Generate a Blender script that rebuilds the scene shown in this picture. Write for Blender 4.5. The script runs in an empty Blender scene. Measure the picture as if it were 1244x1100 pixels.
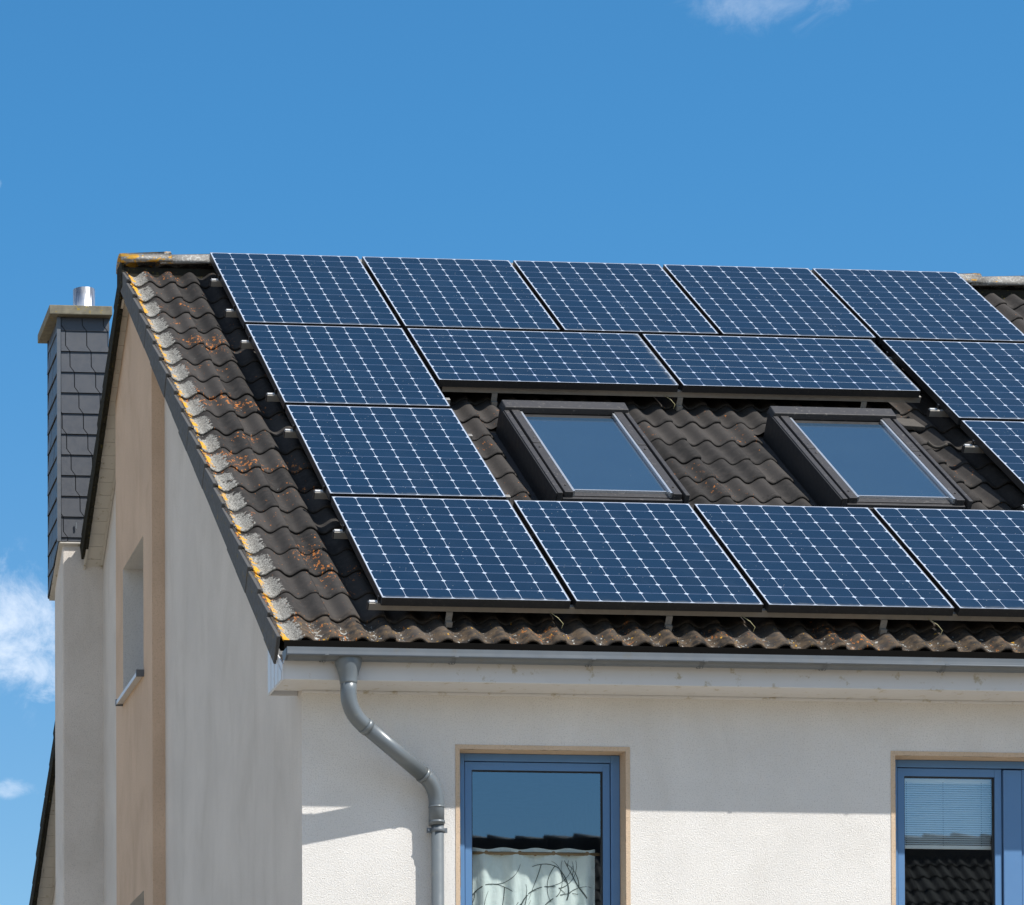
import bpy, bmesh, math, random
from mathutils import Vector, Matrix
random.seed(7)
S = bpy.context.scene
PI = math.pi
# ------------------------------------------------------------------ camera
cam = bpy.data.cameras.new('camera'); co = bpy.data.objects.new('camera', cam); S.collection.objects.link(co)
cam.sensor_width = 36; cam.lens = 36 * 4130.6 / 1244
cam.shift_x = 0.62875; cam.shift_y = 0.91769
cam.clip_start = 0.1; cam.clip_end = 3000
co.matrix_world = Matrix(((0.996946, 0.000115, -0.078099, -4.2328), (-0.078089, -0.014540, -0.996840, -23.3561),
                          (-0.001250, 0.999894, -0.014487, -8.29586), (0, 0, 0, 1)))
S.camera = co
# ------------------------------------------------------------------ light
SUN = Vector((1.03, -1.0, 1.83)).normalized()
sl = bpy.data.lights.new('sun', 'SUN'); so = bpy.data.objects.new('sun', sl); S.collection.objects.link(so)
sl.energy = 4.9; sl.angle = math.radians(0.5); sl.color = (1, .955, .89)
so.rotation_euler = SUN.to_track_quat('Z', 'Y').to_euler()
w = bpy.data.worlds.new('World'); S.world = w; w.use_nodes = True
S.view_settings.view_transform = 'Standard'; S.view_settings.look = 'None'
S.view_settings.exposure = 0.48; S.view_settings.gamma = 1
S.render.resolution_x = 1024; S.render.resolution_y = 905
S.render.engine = 'CYCLES'

# ------------------------------------------------------------------ node helper
class NT:
    def __init__(s, tree): s.t = tree; tree.nodes.clear()
    def n(s, typ, **kw):
        nd = s.t.nodes.new('ShaderNode' + typ)
        for k, v in kw.items(): setattr(nd, k, v)
        return nd
    def put(s, sock, v):
        if isinstance(v, bpy.types.NodeSocket): s.t.links.new(v, sock)
        elif v is not None:
            if sock.type == 'RGBA' and not hasattr(v, '__len__'): v = (v, v, v, 1)
            elif sock.type == 'RGBA' and len(v) == 3: v = (*v, 1)
            sock.default_value = v
    def m(s, op, a, b=None, c=None, clamp=False):
        nd = s.n('Math', operation=op, use_clamp=clamp)
        s.put(nd.inputs[0], a); s.put(nd.inputs[1], b); s.put(nd.inputs[2], c); return nd.outputs[0]
    def mix(s, f, a, b, bt='MIX'):
        nd = s.n('Mix', data_type='RGBA', blend_type=bt)
        s.put(nd.inputs[0], f); s.put(nd.inputs[6], a); s.put(nd.inputs[7], b); return nd.outputs[2]
    def ramp(s, x, lo, hi, a=0., b=1.):
        nd = s.n('MapRange', interpolation_type='SMOOTHSTEP'); s.put(nd.inputs[0], x)
        for i, v in enumerate((lo, hi, a, b)): s.put(nd.inputs[i + 1], v)
        return nd.outputs[0]
    def map(s, vec, sc=(1, 1, 1), loc=(0, 0, 0), rot=(0, 0, 0)):
        nd = s.n('Mapping'); s.put(nd.inputs[0], vec); nd.inputs[1].default_value = loc; nd.inputs[2].default_value = rot; nd.inputs[3].default_value = sc
        return nd.outputs[0]
    def noise(s, vec, scale, det=4., rough=.5, dist=0.):
        nd = s.n('TexNoise'); s.put(nd.inputs['Vector'], vec); nd.inputs['Scale'].default_value = scale
        nd.inputs['Detail'].default_value = det; nd.inputs['Roughness'].default_value = rough; nd.inputs['Distortion'].default_value = dist
        return nd.outputs[0]
    def vor(s, vec, scale, out=0, rnd=1.):
        nd = s.n('TexVoronoi'); s.put(nd.inputs['Vector'], vec); nd.inputs['Scale'].default_value = scale; nd.inputs['Randomness'].default_value = rnd
        return nd.outputs[out]
    def sep(s, v):
        nd = s.n('SeparateXYZ'); s.put(nd.inputs[0], v); return nd.outputs
    def comb(s, x, y, z):
        nd = s.n('CombineXYZ'); s.put(nd.inputs[0], x); s.put(nd.inputs[1], y); s.put(nd.inputs[2], z); return nd.outputs[0]
    def bump(s, h, st, dist=.01, nrm=None):
        nd = s.n('Bump'); nd.inputs['Strength'].default_value = st; nd.inputs['Distance'].default_value = dist; s.put(nd.inputs['Height'], h)
        if nrm: s.put(nd.inputs['Normal'], nrm)
        return nd.outputs[0]

def material(name):
    m = bpy.data.materials.new(name); m.use_nodes = True
    N = NT(m.node_tree); p = N.n('BsdfPrincipled'); o = N.n('OutputMaterial'); N.t.links.new(p.outputs[0], o.inputs[0])
    def setp(**kw):
        for k, v in kw.items(): N.put(p.inputs[k.replace('_', ' ')], v)
    return m, N, setp, p, o

# ------------------------------------------------------------------ sky
N = NT(w.node_tree)
sky = N.n('TexSky', sky_type='NISHITA', sun_disc=False)
sky.sun_elevation = math.asin(SUN.z); sky.sun_rotation = math.atan2(SUN.x, SUN.y)
sky.air_density = 1.0; sky.dust_density = 0.3; sky.ozone_density = 2.2; sky.altitude = 100
gen = N.n('TexCoord').outputs['Generated']
def blob(c, rx, rz, nscale, lo, hi, amt, st=(1, 1, 1), seed=0):
    x, y, z = N.sep(gen)
    ax = N.m('DIVIDE', N.m('SUBTRACT', x, c[0]), rx); az = N.m('DIVIDE', N.m('SUBTRACT', z, c[2]), rz)
    d = N.m('SQRT', N.m('ADD', N.m('MULTIPLY', ax, ax), N.m('MULTIPLY', az, az)))
    g = N.ramp(d, 1.15, 0.1)
    n = N.noise(N.map(gen, st, (seed, 0, 0)), nscale, 10, .68, .4)
    v = N.m('ADD', n, N.m('MULTIPLY', g, .45))
    return N.m('MULTIPLY', N.m('MULTIPLY', N.ramp(v, lo, hi), N.ramp(d, 1.2, .75)), amt)
x, y, z = N.sep(gen)
c = N.mix(1., sky.outputs[0], N.mix(N.ramp(z, .42, .62), N.mix(N.ramp(z, .12, .37), N.mix(N.ramp(z, .0, .11), (.88, .86, 1.0), (.62, .85, .96)), (.36, .90, 1.14)), (.50, .76, .88)), 'MULTIPLY')
# the low sky pales towards the horizon a little less than the bare model
cl = [blob((.1165, .966, .232), .027, .024, 46, .58, 1.00, .66, (1, 1, 1.1), 0),
      blob((.128, .966, .2215), .014, .013, 80, .66, 1.1, .5, (1, 1, 1.1), 3),
      blob((.1165, .975, .1885), .014, .0036, 100, .60, 1.15, .34, (1, 1, 1.6), 5),
      blob((.306, .8724, .3815), .026, .0125, 75, .62, 1.2, .21, (1, 1, 1.2), 9),
      blob((.324, .8666, .3835), .022, .0125, 80, .64, 1.2, .19, (1, 1, 1.2), 4),
      blob((.108, .931, .3482), .0035, .0035, 90, .7, 1.1, .3, (1, 1, 1), 2)]
x, y, z = N.sep(gen)
# unseen clouds added outside the framed piece of sky to whiten the fill light
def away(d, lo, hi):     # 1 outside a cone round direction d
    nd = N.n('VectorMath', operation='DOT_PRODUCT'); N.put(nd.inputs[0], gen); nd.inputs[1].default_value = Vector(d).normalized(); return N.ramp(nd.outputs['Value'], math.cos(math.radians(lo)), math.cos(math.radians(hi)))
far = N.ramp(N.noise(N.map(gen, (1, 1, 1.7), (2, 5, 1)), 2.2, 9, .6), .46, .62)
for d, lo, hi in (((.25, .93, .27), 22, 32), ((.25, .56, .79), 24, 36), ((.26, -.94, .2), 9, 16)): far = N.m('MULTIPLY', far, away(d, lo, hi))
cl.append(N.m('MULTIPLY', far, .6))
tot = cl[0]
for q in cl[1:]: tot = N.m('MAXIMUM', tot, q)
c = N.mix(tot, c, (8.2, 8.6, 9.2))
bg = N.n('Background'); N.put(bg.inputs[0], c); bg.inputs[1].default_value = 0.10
wo = N.n('OutputWorld'); N.t.links.new(bg.outputs[0], wo.inputs[0])

# ------------------------------------------------------------------ mesh helper
class MB:
    def __init__(s): s.v = []; s.f = []; s.mi = []; s.sm = []; s.uv = {}; s.col = {}
    def vert(s, p, uv=None, col=None):
        s.v.append(tuple(p)); i = len(s.v) - 1
        if uv: s.uv[i] = uv
        if col: s.col[i] = col
        return i
    def face(s, idx, mi=0, sm=False): s.f.append(tuple(idx)); s.mi.append(mi); s.sm.append(sm)
    def poly(s, pts, mi=0): s.face([s.vert(p) for p in pts], mi)
    def hexa(s, P, mi=0):    # 8 points: bottom 4 ccw, top 4
        i = [s.vert(p) for p in P]
        for f in ((3, 2, 1, 0), (4, 5, 6, 7), (0, 1, 5, 4), (1, 2, 6, 5), (2, 3, 7, 6), (3, 0, 4, 7)): s.face([i[k] for k in f], mi)
    def box(s, a, b, mi=0, fn=None):
        x0, y0, z0 = a; x1, y1, z1 = b
        P = [(x0, y0, z0), (x1, y0, z0), (x1, y1, z0), (x0, y1, z0), (x0, y0, z1), (x1, y0, z1), (x1, y1, z1), (x0, y1, z1)]
        if fn: P = [fn(*p) for p in P]
        s.hexa(P, mi)
    def prism(s, pts, d, mi=0):   # planar outline extruded by vector d
        n = len(pts); d = Vector(d)
        a = [s.vert(Vector(p)) for p in pts]; b = [s.vert(Vector(p) + d) for p in pts]
        s.face(a[::-1], mi); s.face(b, mi)
        for i in range(n): s.face((a[i], a[(i + 1) % n], b[(i + 1) % n], b[i]), mi)
    def tube(s, path, rad, seg=20, mi=0, caps=True, sm=True, flat=1.0):
        path = [Vector(p) for p in path]
        if not hasattr(rad, '__len__'): rad = [rad] * len(path)
        rings = []; up = None
        for i, p in enumerate(path):
            if i == 0: t = path[1] - p
            elif i == len(path) - 1: t = p - path[i - 1]
            else: t = (path[i + 1] - p).normalized() + (p - path[i - 1]).normalized()
            t.normalize()
            if up is None: up = Vector((1, 0, 0)) if abs(t.x) < .9 else Vector((0, 1, 0))
            a = (up - t * up.dot(t)).normalized(); b = t.cross(a); up = a
            rings.append([s.vert(p + (a * math.cos(2 * PI * k / seg) + b * flat * math.sin(2 * PI * k / seg)) * rad[i]) for k in range(seg)])
        for r0, r1 in zip(rings, rings[1:]):
            for k in range(seg): s.face((r0[k], r0[(k + 1) % seg], r1[(k + 1) % seg], r1[k]), mi, sm)
        if caps: s.face(rings[0][::-1], mi); s.face(rings[-1], mi)
    def build(s, name, mats, parent=None, bevel=0, solid=0, local=None, fixn=True):
        me = bpy.data.meshes.new(name)
        off = Vector((0, 0, 0))
        if parent is not None and local is None:
            p = parent
            while p is not None: off += p.location; p = p.parent
        me.from_pydata([tuple(Vector(v) - off) for v in s.v], [], s.f)
        if not isinstance(mats, (list, tuple)): mats = [mats]
        for m in mats: me.materials.append(m)
        for i, p in enumerate(me.polygons): p.material_index = s.mi[i]; p.use_smooth = s.sm[i]
        if s.uv:
            L = me.uv_layers.new(name='roof')
            for l in me.loops: L.data[l.index].uv = s.uv.get(l.vertex_index, (0, 0))
        if s.col:
            A = me.attributes.new('tile', 'FLOAT_COLOR', 'POINT')
            for i in range(len(s.v)): A.data[i].color = s.col.get(i, (0, 0, 0, 1))
        if fixn:
            bm = bmesh.new(); bm.from_mesh(me); bmesh.ops.recalc_face_normals(bm, faces=bm.faces); bm.to_mesh(me); bm.free()
        me.update()
        o = bpy.data.objects.new(name, me); S.collection.objects.link(o)
        if parent is not None: o.parent = parent
        if bevel:
            b = o.modifiers.new('bevel', 'BEVEL'); b.width = bevel; b.segments = 2; b.limit_method = 'ANGLE'; b.harden_normals = False
        return o
def thing(name, label, cat, loc=(0, 0, 0), group=None):
    o = bpy.data.objects.new(name, None); S.collection.objects.link(o); o.location = loc
    o.empty_display_size = .1
    o['label'] = label; o['category'] = cat
    if group: o['group'] = group
    return o
def tag(o, label, cat, group=None):
    o['label'] = label; o['category'] = cat
    if group: o['group'] = group
    return o
def structure(o): o['kind'] = 'structure'; return o

P = 0.61954
SP, CP = math.sin(P), math.cos(P)
def rf(u, v, h): return (u, -v * CP - h * SP, -v * SP + h * CP)            # front slope; panel corner = origin
YR = 0.215
def rb(u, v, h):                                                             # rear slope, v measured like the front one
    x, y, z = rf(u, v, h); return (x, 2 * YR - y, z)
GZ = -9.9
XR = 9.0                                                                     # right end of the house
XG = -0.425; YF = -5.10; YB = 5.53                                            # gable wall, front wall, rear wall

# ------------------------------------------------------------------ materials
def stucco(name, base, var=.06, bumpst=.9, dirt=(.45, .42, .36), dirtamt=.35, sc=1.):
    m, N, setp, p, o = material(name)
    oc = N.n('TexCoord').outputs['Object']
    n1 = N.noise(oc, 1.6, 6, .6); n2 = N.noise(N.map(oc, (1.5, 1.5, .7)), 1.5, 9, .68, .8); n3 = N.noise(oc, 125 * sc, 4, .75)
    n4 = N.noise(N.map(oc, (1, 1, 1.35)), 105 * sc, 6, .85)
    c = N.mix(N.ramp(n1, .3, .7), tuple(b * (1 - var) for b in base), tuple(min(1, b * (1 + var)) for b in base))
    c = N.mix(N.m('MULTIPLY', N.ramp(n2, .42, .80), dirtamt), c, tuple(b * d for b, d in zip(base, dirt)))
    c = N.mix(N.m('MULTIPLY', N.ramp(n3,   .52, .64), .50), c, tuple(b * .58 for b in base))
    h = N.m('ADD', N.m('MULTIPLY', n4, .7), N.m('MULTIPLY', n3, .35))
    setp(Base_Color=c, Roughness=.92, Specular_IOR_Level=.2, Normal=N.bump(h, bumpst, .012))
    return m
def plain(name, base, rough=.5, metal=0., spec=.5, var=.08, nsc=8., bumpst=0., coat=0., dirt=None, dsc=30.):
    m, N, setp, p, o = material(name)
    oc = N.n('TexCoord').outputs['Object']
    n = N.noise(oc, nsc, 5, .6)
    c = N.mix(n, tuple(b * (1 - var) for b in base), tuple(min(1, b * (1 + var)) for b in base))
    if dirt: c = N.mix(N.ramp(N.noise(oc, dsc, 6, .7), .58, .68), c, dirt)
    setp(Base_Color=c, Roughness=N.ramp(N.noise(oc, nsc * 3, 4), .2, .8, rough * .85, min(1, rough * 1.15)), Metallic=metal, Specular_IOR_Level=spec, Coat_Weight=coat)
    if bumpst: setp(Normal=N.bump(N.noise(oc, nsc * 12, 4, .6), bumpst, .004))
    return m

M = {}
M['stucco'] = stucco('white_render', (.765, .742, .71), .04, .95, (.72, .70, .66), .3)
M['stucco_gable'] = stucco('gable_render_shaded', (.64, .595, .545), .05, .6, (.68, .66, .62), .4)  # front render again, with the gable's shade put into a darker base
M['stucco_tan'] = stucco('tan_render', (.60, .445, .325), .06, .6, (.6, .55, .5), .5)
M['tan_paint'] = stucco('tan_surround', (.56, .43, .31), .05, .5, (.7, .68, .66), .3)
M['reveal'] = stucco('reveal_render', (.66, .63, .58), .05, .6, (.7, .7, .7), .3)
M['pvc'] = plain('white_pvc', (.58, .58, .585), .35, var=.05, dirt=(.4, .36, .28), dsc=14)
M['soffit'] = plain('soffit_board', (.50, .47, .42), .5, var=.08, dirt=(.30, .26, .18), dsc=20)
M['zinc'] = plain('gutter_zinc', (.115, .13, .145), .48, .2, var=.2, nsc=4, dirt=(.12, .125, .125), dsc=9)
M['pipe'] = plain('grey_pipe', (.125, .145, .16), .36, 0.1, var=.08, nsc=6, dirt=(.17, .18, .175), dsc=12)
M['blue'] = plain('blue_frame', (.09, .19, .36), .32, var=.04)
M['dark_metal'] = plain('dark_aluminium', (.045, .043, .044), .55, .05, .25, var=.1, nsc=10, dirt=(.13, .12, .11), dsc=40)
M['dark_gap'] = plain('dark_seal_shade', (.012, .012, .013), .6)
M['cut_tile'] = plain('cut_tile_grey', (.060, .052, .043), .85, var=.3, nsc=25, bumpst=.4)
M['alu'] = plain('aluminium_glint', (.66, .66, .65), .4, .3, var=.1, nsc=20)  # pale base stands for the sun glint on the end clamps
M['alu_dull'] = plain('dull_aluminium', (.33, .31, .28), .5, .6, var=.2, nsc=20)
M['frame_black'] = plain('black_anodised', (.018, .018, .019), .45, .2, var=.3, nsc=30, dirt=(.05, .045, .04), dsc=60)
M['frame_edge'] = plain('frame_edge_sheen', (.30, .31, .33), .4, .5, var=.3, nsc=30)  # light colour stands for the sky reflected on the black frame's top edge
M['slate'] = plain('slate', (.044, .049, .060), .48, var=.12, nsc=9, bumpst=.15)
M['slate_trim'] = plain('slate_trim', (.10, .11, .125), .45, .2)
M['concrete'] = plain('lichened_concrete', (.165, .15, .11), .9, var=.6, nsc=18, bumpst=.9, dirt=(.30, .21, .03), dsc=26)
m, N, setp, p, o = material('stainless_flue'); M['steel'] = m
oc = N.n('TexCoord').outputs['Object']; st = N.noise(N.map(oc, (1, 1, .05)), 45, 4, .6)
setp(Base_Color=N.mix(st, (.45, .46, .47), (.9, .9, .92)), Metallic=1., Roughness=N.ramp(st, .3, .7, .18, .42), Normal=N.bump(st, .35, .01))
M['deck'] = plain('roof_underlay', (.006, .0055, .005), .98, spec=.03)
M['black_moss'] = plain('mossy_edge', (.022, .021, .016), .95, spec=.1, var=.5, nsc=30, bumpst=.8, dirt=(.10, .085, .02), dsc=35)
M['interior'] = plain('dim_room', (.16, .15, .14), .9)
M['silver_strip'] = plain('light_glazing_strip', (.70, .72, .74), .25, .7)
M['wood_rod'] = plain('wooden_rod', (.30, .19, .09), .5, var=.2)
M['print'] = plain('printed_branch', (.07, .09, .085), .9)
M['wire'] = plain('yellowed_cable', (.42, .38, .20), .5)
M['blind'] = plain('pale_blind', (.82, .86, .87), .45)
M['ground'] = stucco('paving_ground', (.33, .285, .225), .2, .3, (.5, .6, .4), .5, .05)

# curtain cloth
m, N, setp, p, o = material('curtain_cloth'); M['cloth'] = m
oc = N.n('TexCoord').outputs['Object']
setp(Base_Color=N.mix(N.noise(oc, 9, 5), (.74, .82, .79), (.84, .88, .85)), Roughness=.85, Specular_IOR_Level=.2,
     Normal=N.bump(N.noise(N.map(oc, (1, 1, .35)), 55, 4, .6), .5, .01))
# clear pane: a coated glass that mirrors part of the light and lets the rest through
def pane(name, refl, tint, trans=(.86, .9, .9)):
    m = bpy.data.materials.new(name); m.use_nodes = True; N = NT(m.node_tree)
    g = N.n('BsdfGlossy'); g.inputs['Color'].default_value = (*tint, 1); g.inputs['Roughness'].default_value = .012
    t = N.n('BsdfTransparent'); t.inputs['Color'].default_value = (*trans, 1)
    oc = N.n('TexCoord').outputs['Object']
    N.put(g.inputs['Normal'], N.bump(N.noise(oc, 1.3, 2, .4), .012, .05))
    fr = N.n('LayerWeight'); fr.inputs[0].default_value = .5
    f = N.m('ADD', N.m('MULTIPLY', N.m('POWER', fr.outputs['Facing'], 5.), .8), refl + .04, clamp=True)
    mx = N.n('MixShader'); N.put(mx.inputs[0], f); N.t.links.new(t.outputs[0], mx.inputs[1]); N.t.links.new(g.outputs[0], mx.inputs[2])
    o = N.n('OutputMaterial'); N.t.links.new(mx.outputs[0], o.inputs[0]); return m
M['pane'] = pane('window_glass', .165, (.80, .92, 1.0))
m, N, setp, p, o = material('skylight_glass'); M['sky_pane'] = m
oc = N.n('TexCoord').outputs['Object']
spk = N.ramp(N.vor(oc, 26), .035, .02)
setp(Base_Color=N.mix(spk, N.mix(N.noise(oc, 2.5, 4), (.022, .050, .090), (.028, .060, .10)), (.6, .6, .6)), Roughness=.12, Coat_Weight=.6, Coat_Roughness=.04,
     Normal=N.bump(N.noise(oc, 1.0, 2), .02, .05))

# solar cell face, local x 0..W, y -H..0
PW, PH, FW = 1.046, 1.559, .011
m, N, setp, p, o = material('solar_cells'); M['cells'] = m
oc = N.n('TexCoord').outputs['Object']
x, y, z = N.sep(oc)
bx, by = .0085, .0095                                   # border to the cell grid
px_, py_ = (PW - 2 * bx) / 8, (PH - 2 * by) / 12
gx = N.m('DIVIDE', N.m('SUBTRACT', x, bx), px_); gy = N.m('DIVIDE', N.m('SUBTRACT', N.m('MULTIPLY', y, -1.), by), py_)
def edge(g, p_):
    f = N.m('FRACT', g); return N.m('MULTIPLY', N.m('MINIMUM', f, N.m('SUBTRACT', 1., f)), p_)
dx, dy = edge(gx, px_), edge(gy, py_)
line = N.m('MAXIMUM', N.m('LESS_THAN', dx, .0011), N.m('LESS_THAN', dy, .0017))
line = N.m('MAXIMUM', line, N.m('LESS_THAN', N.m('ADD', dx, dy), .0145))
out = N.m('MAXIMUM', N.m('MAXIMUM', N.m('LESS_THAN', gx, 0.), N.m('GREATER_THAN', gx, 8.)), N.m('MAXIMUM', N.m('LESS_THAN', gy, 0.), N.m('GREATER_THAN', gy, 12.)))
line = N.m('MAXIMUM', line, out)
cellid = N.comb(N.m('FLOOR', gx), N.m('FLOOR', gy), 0.)
wn = N.n('TexWhiteNoise'); N.put(wn.inputs[0], cellid)
rnd = N.n('ObjectInfo').outputs['Random']
cell = N.mix(wn.outputs[0], (.0004, .0150, .0395), (.0008, .0180, .047))
cell = N.mix(rnd, cell, N.mix(1., cell, (.88, .93, .95), 'MULTIPLY'))
wc = N.m('MULTIPLY', rnd, 17.)
oc2 = N.comb(N.m('ADD', x, wc), y, z)
cell = N.mix(N.m('MULTIPLY', N.ramp(N.noise(oc2, 3.2, 7, .65), .45, .75), .10), cell, (.05, .075, .11))     # dust film
dots = N.m('MULTIPLY', N.ramp(N.vor(oc2, 34), .10, .06), N.m('GREATER_THAN', N.noise(oc2, 4, 3), .56))
hline = N.m('MULTIPLY', N.m('LESS_THAN', dy, .0019), N.m('GREATER_THAN', N.m('ADD', dx, dy), .0155))
base = N.mix(line, cell, N.mix(hline, (.40, .46, .56), (.12, .16, .26)))
base = N.mix(N.m('MULTIPLY', dots, .55), base, (.45, .47, .48))
lowd = N.m('MULTIPLY', N.ramp(N.m('ADD', y, N.m('MULTIPLY', N.noise(oc2, 14, 4), .05)), -PH + .065, -PH + .02), .5)
base = N.mix(lowd, base, (.18, .19, .19))
setp(Base_Color=base, Roughness=.45, Specular_IOR_Level=.25, Coat_Weight=.20, Coat_Roughness=.06, Coat_IOR=1.4)

# roof tiles
def tile_mat(name, lich=True, dark=1.0):
    m, N, setp, p, o = material(name)
    uv = N.n('UVMap', uv_map='roof').outputs[0]
    u, v, _ = N.sep(uv)
    at = N.n('Attribute', attribute_name='tile').outputs['Color']
    sc_ = N.n('SeparateColor'); N.put(sc_.inputs[0], at); tone, frac, crest = sc_.outputs
    oc = N.n('TexCoord').outputs['Object']
    fine = N.noise(oc, 220, 4, .7); med = N.noise(oc, 22, 5, .65); big = N.noise(oc, 2.2, 4)
    c = N.mix(tone, tuple(k * dark for k in (.022, .0208, .020)), tuple(k * dark for k in (.053, .048, .0445)))
    c = N.mix(N.m('MULTIPLY', N.ramp(med, .4, .75), .5), c, tuple(k * dark for k in (.064, .057, .052)))
    c = N.mix(N.m('MULTIPLY', N.ramp(fine, .55, .75), .45), c, tuple(k * dark for k in (.022, .02, .018)))
    c = N.mix(N.m('MULTIPLY', N.ramp(N.m('MULTIPLY', frac, N.noise(oc, 35, 4)), .42, .6), .45), c, (.02, .018, .016))
    if lich:
        st = N.map(uv, (1, .42, 1))
        big2 = N.noise(N.map(uv, (1, 1, 1), (3, 1, 0)), 2.6, 3)
        eave = N.ramp(v, 6.15, 6.45)
        # brown bloom on the eave course
        c = N.mix(N.m('MULTIPLY', N.m('MULTIPLY', eave, N.ramp(med, .35, .7)), .6), c, (.14, .095, .055))
        # orange lichen specks
        sp = N.noise(st, 46, 6, .72)
        near = N.ramp(u, .3, -.3, .0, 1.)
        th = N.m('SUBTRACT', .695, N.m('ADD', N.m('MULTIPLY', N.ramp(big2, .48, .66), .10), N.m('ADD', N.m('MULTIPLY', near, .055), N.m('MULTIPLY', eave, .03))))
        of = N.m('MULTIPLY', N.ramp(N.m('SUBTRACT', sp, th), .0, .03), .85)
        c = N.mix(of, c, N.mix(N.noise(oc, 40, 3), (.40, .12, .025), (.50, .20, .05)))
        # pale grey specks
        gs = N.noise(N.map(uv, (1, .6, 1), (7, 3, 0)), 48, 5, .7)
        valley = N.m('SUBTRACT', 1., crest)
        tg = N.m('SUBTRACT', .715, N.m('ADD', N.m('MULTIPLY', N.m('MULTIPLY', eave, valley), .14), N.m('MULTIPLY', N.m('MULTIPLY', near, valley), .05)))
        c = N.mix(N.ramp(N.m('SUBTRACT', gs, tg), .0, .03), c, N.mix(N.noise(oc, 60, 3), (.24, .24, .22), (.46, .46, .43)))
        yy = N.noise(N.map(uv, (1, .5, 1), (1, 9, 0)), 40, 4, .65)
        c = N.mix(N.m('MULTIPLY', N.ramp(N.m('SUBTRACT', yy, N.m('SUBTRACT', .74, N.m('MULTIPLY', eave, .10))), .0, .03), .9), c, (.50, .27, .03))
        # grey lichen mat lying in the first valley along the verge, frayed on its right side
        def bump_at(c0, wd, k): d = N.m('DIVIDE', N.m('SUBTRACT', u, c0), wd); return N.m('SUBTRACT', k, N.m('MULTIPLY', N.m('MULTIPLY', d, d), .30))
        top = N.m('MULTIPLY', N.ramp(frac, .34, .02), -.40)
        ms = N.m('ADD', N.m('ADD', N.noise(N.map(uv, (1, .8, 1)), 42, 9, .72), bump_at(-.508, .070, .20)), top)
        ms = N.m('SUBTRACT', ms, N.m('MULTIPLY', N.ramp(N.noise(N.map(uv, (1, 1, 1), (8, 2, 0)), 11, 3), .55, .72), .22))
        mat_ = N.ramp(ms, .50, .53)
        grey = N.mix(N.ramp(N.noise(oc, 110, 6, .8), .38, .62), (.06, .058, .052), (.37, .36, .33))
        c = N.mix(mat_, c, grey)
        yn = N.m('ADD', N.noise(N.map(uv, (1, .6, 1), (2, 2, 0)), 32, 7, .72), bump_at(-.545, .040, .13))
        yn = N.m('ADD', yn, N.m('SUBTRACT', N.m('MULTIPLY', N.ramp(N.noise(N.map(uv, (1, 1, 1), (5, 4, 0)), 8, 4, .6), .40, .62), .16), .09))
        yn = N.m('ADD', yn, N.m('MULTIPLY', N.ramp(v, .9, .2), .05))
        yl = N.m('MULTIPLY', N.ramp(yn, .60, .625), N.ramp(u, -.44, -.47))
        c = N.mix(yl, c, N.mix(fine, (.42, .19, .012), (.62, .34, .04)))
    h = N.m('ADD', N.m('MULTIPLY', fine, .5), med)
    setp(Base_Color=c, Roughness=.85, Specular_IOR_Level=.12, Normal=N.bump(h, .40, .006))
    return m
M['tile'] = tile_mat('concrete_tiles')
M['tile_plain'] = tile_mat('plain_concrete_tiles', False)
M['flap'] = plain('verge_flap_grey', (.066, .064, .062), .8, var=.2, nsc=14, bumpst=.3, dirt=(.14, .10, .03), dsc=18)
m, N, setp, p, o = material('ridge_concrete'); M['ridge'] = m
oc = N.n('TexCoord').outputs['Object']; x, y, z = N.sep(oc)
c = N.mix(N.noise(oc, 30, 5, .7), (.12, .11, .10), (.27, .26, .24))
c = N.mix(N.ramp(N.noise(oc, 60, 5, .7), .52, .6), c, (.36, .36, .34))
near = N.ramp(x, .3, -.3, -.05, .12)
c = N.mix(N.ramp(N.m('ADD', N.noise(N.map(oc, (1, 1, 2)), 13, 6, .65), near), .57, .60), c, N.mix(N.noise(oc, 50, 3), (.45, .20, .015), (.62, .36, .04)))
setp(Base_Color=c, Roughness=.9, Normal=N.bump(N.noise(oc, 90, 4, .7), .5, .006))

# ------------------------------------------------------------------ ground
mb = MB()
n = 24; R_ = 900
mb.poly([(-R_, -R_, GZ), (R_, -R_, GZ), (R_, R_, GZ), (-R_, R_, GZ)])
structure(mb.build('ground', M['ground']))

# ================================================================== the house
house = thing('house', 'two-storey white rendered house with dark wavy roof tiles, solar panels and a tan gable strip', 'house', (XG, YF, GZ))

def wall_sheet(mb, hs, vs, fn, holes):      # a plane split round its openings; fn(h, v) -> point
    H = sorted(set(hs)); V = sorted(set(vs))
    for i in range(len(H) - 1):
        for j in range(len(V) - 1):
            ch, cv = (H[i] + H[i + 1]) / 2, (V[j] + V[j + 1]) / 2
            if any(a < ch < b and c_ < cv < d for a, b, c_, d in holes): continue
            mb.poly([fn(H[i], V[j]), fn(H[i + 1], V[j]), fn(H[i + 1], V[j + 1]), fn(H[i], V[j + 1])])
EZ = -4.185                                    # top of the front wall at the soffit
W1 = (.451, 1.378, -6.05, -4.508)              # window openings x0 x1 z0 z1
W2 = (2.900, 4.320, -6.05, -4.508)
W3 = (5.85, 6.78, -6.05, -4.508)
LOW = [(.451, 1.378, -8.9, -7.35), (2.9, 4.32, -8.9, -7.35), (5.85, 6.78, -8.9, -7.35)]
holes = [W1, W2, W3] + LOW
mb = MB()
hs = [XG, XR] + [q for h in holes for q in h[:2]]; vs = [GZ, EZ + .1] + [q for h in holes for q in h[2:]]
wall_sheet(mb, hs, vs, lambda a, b: (a, YF, b), holes)
wall_sheet(mb, [XG, XR], [GZ, EZ + .1], lambda a, b: (a, YB, b), [])
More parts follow.
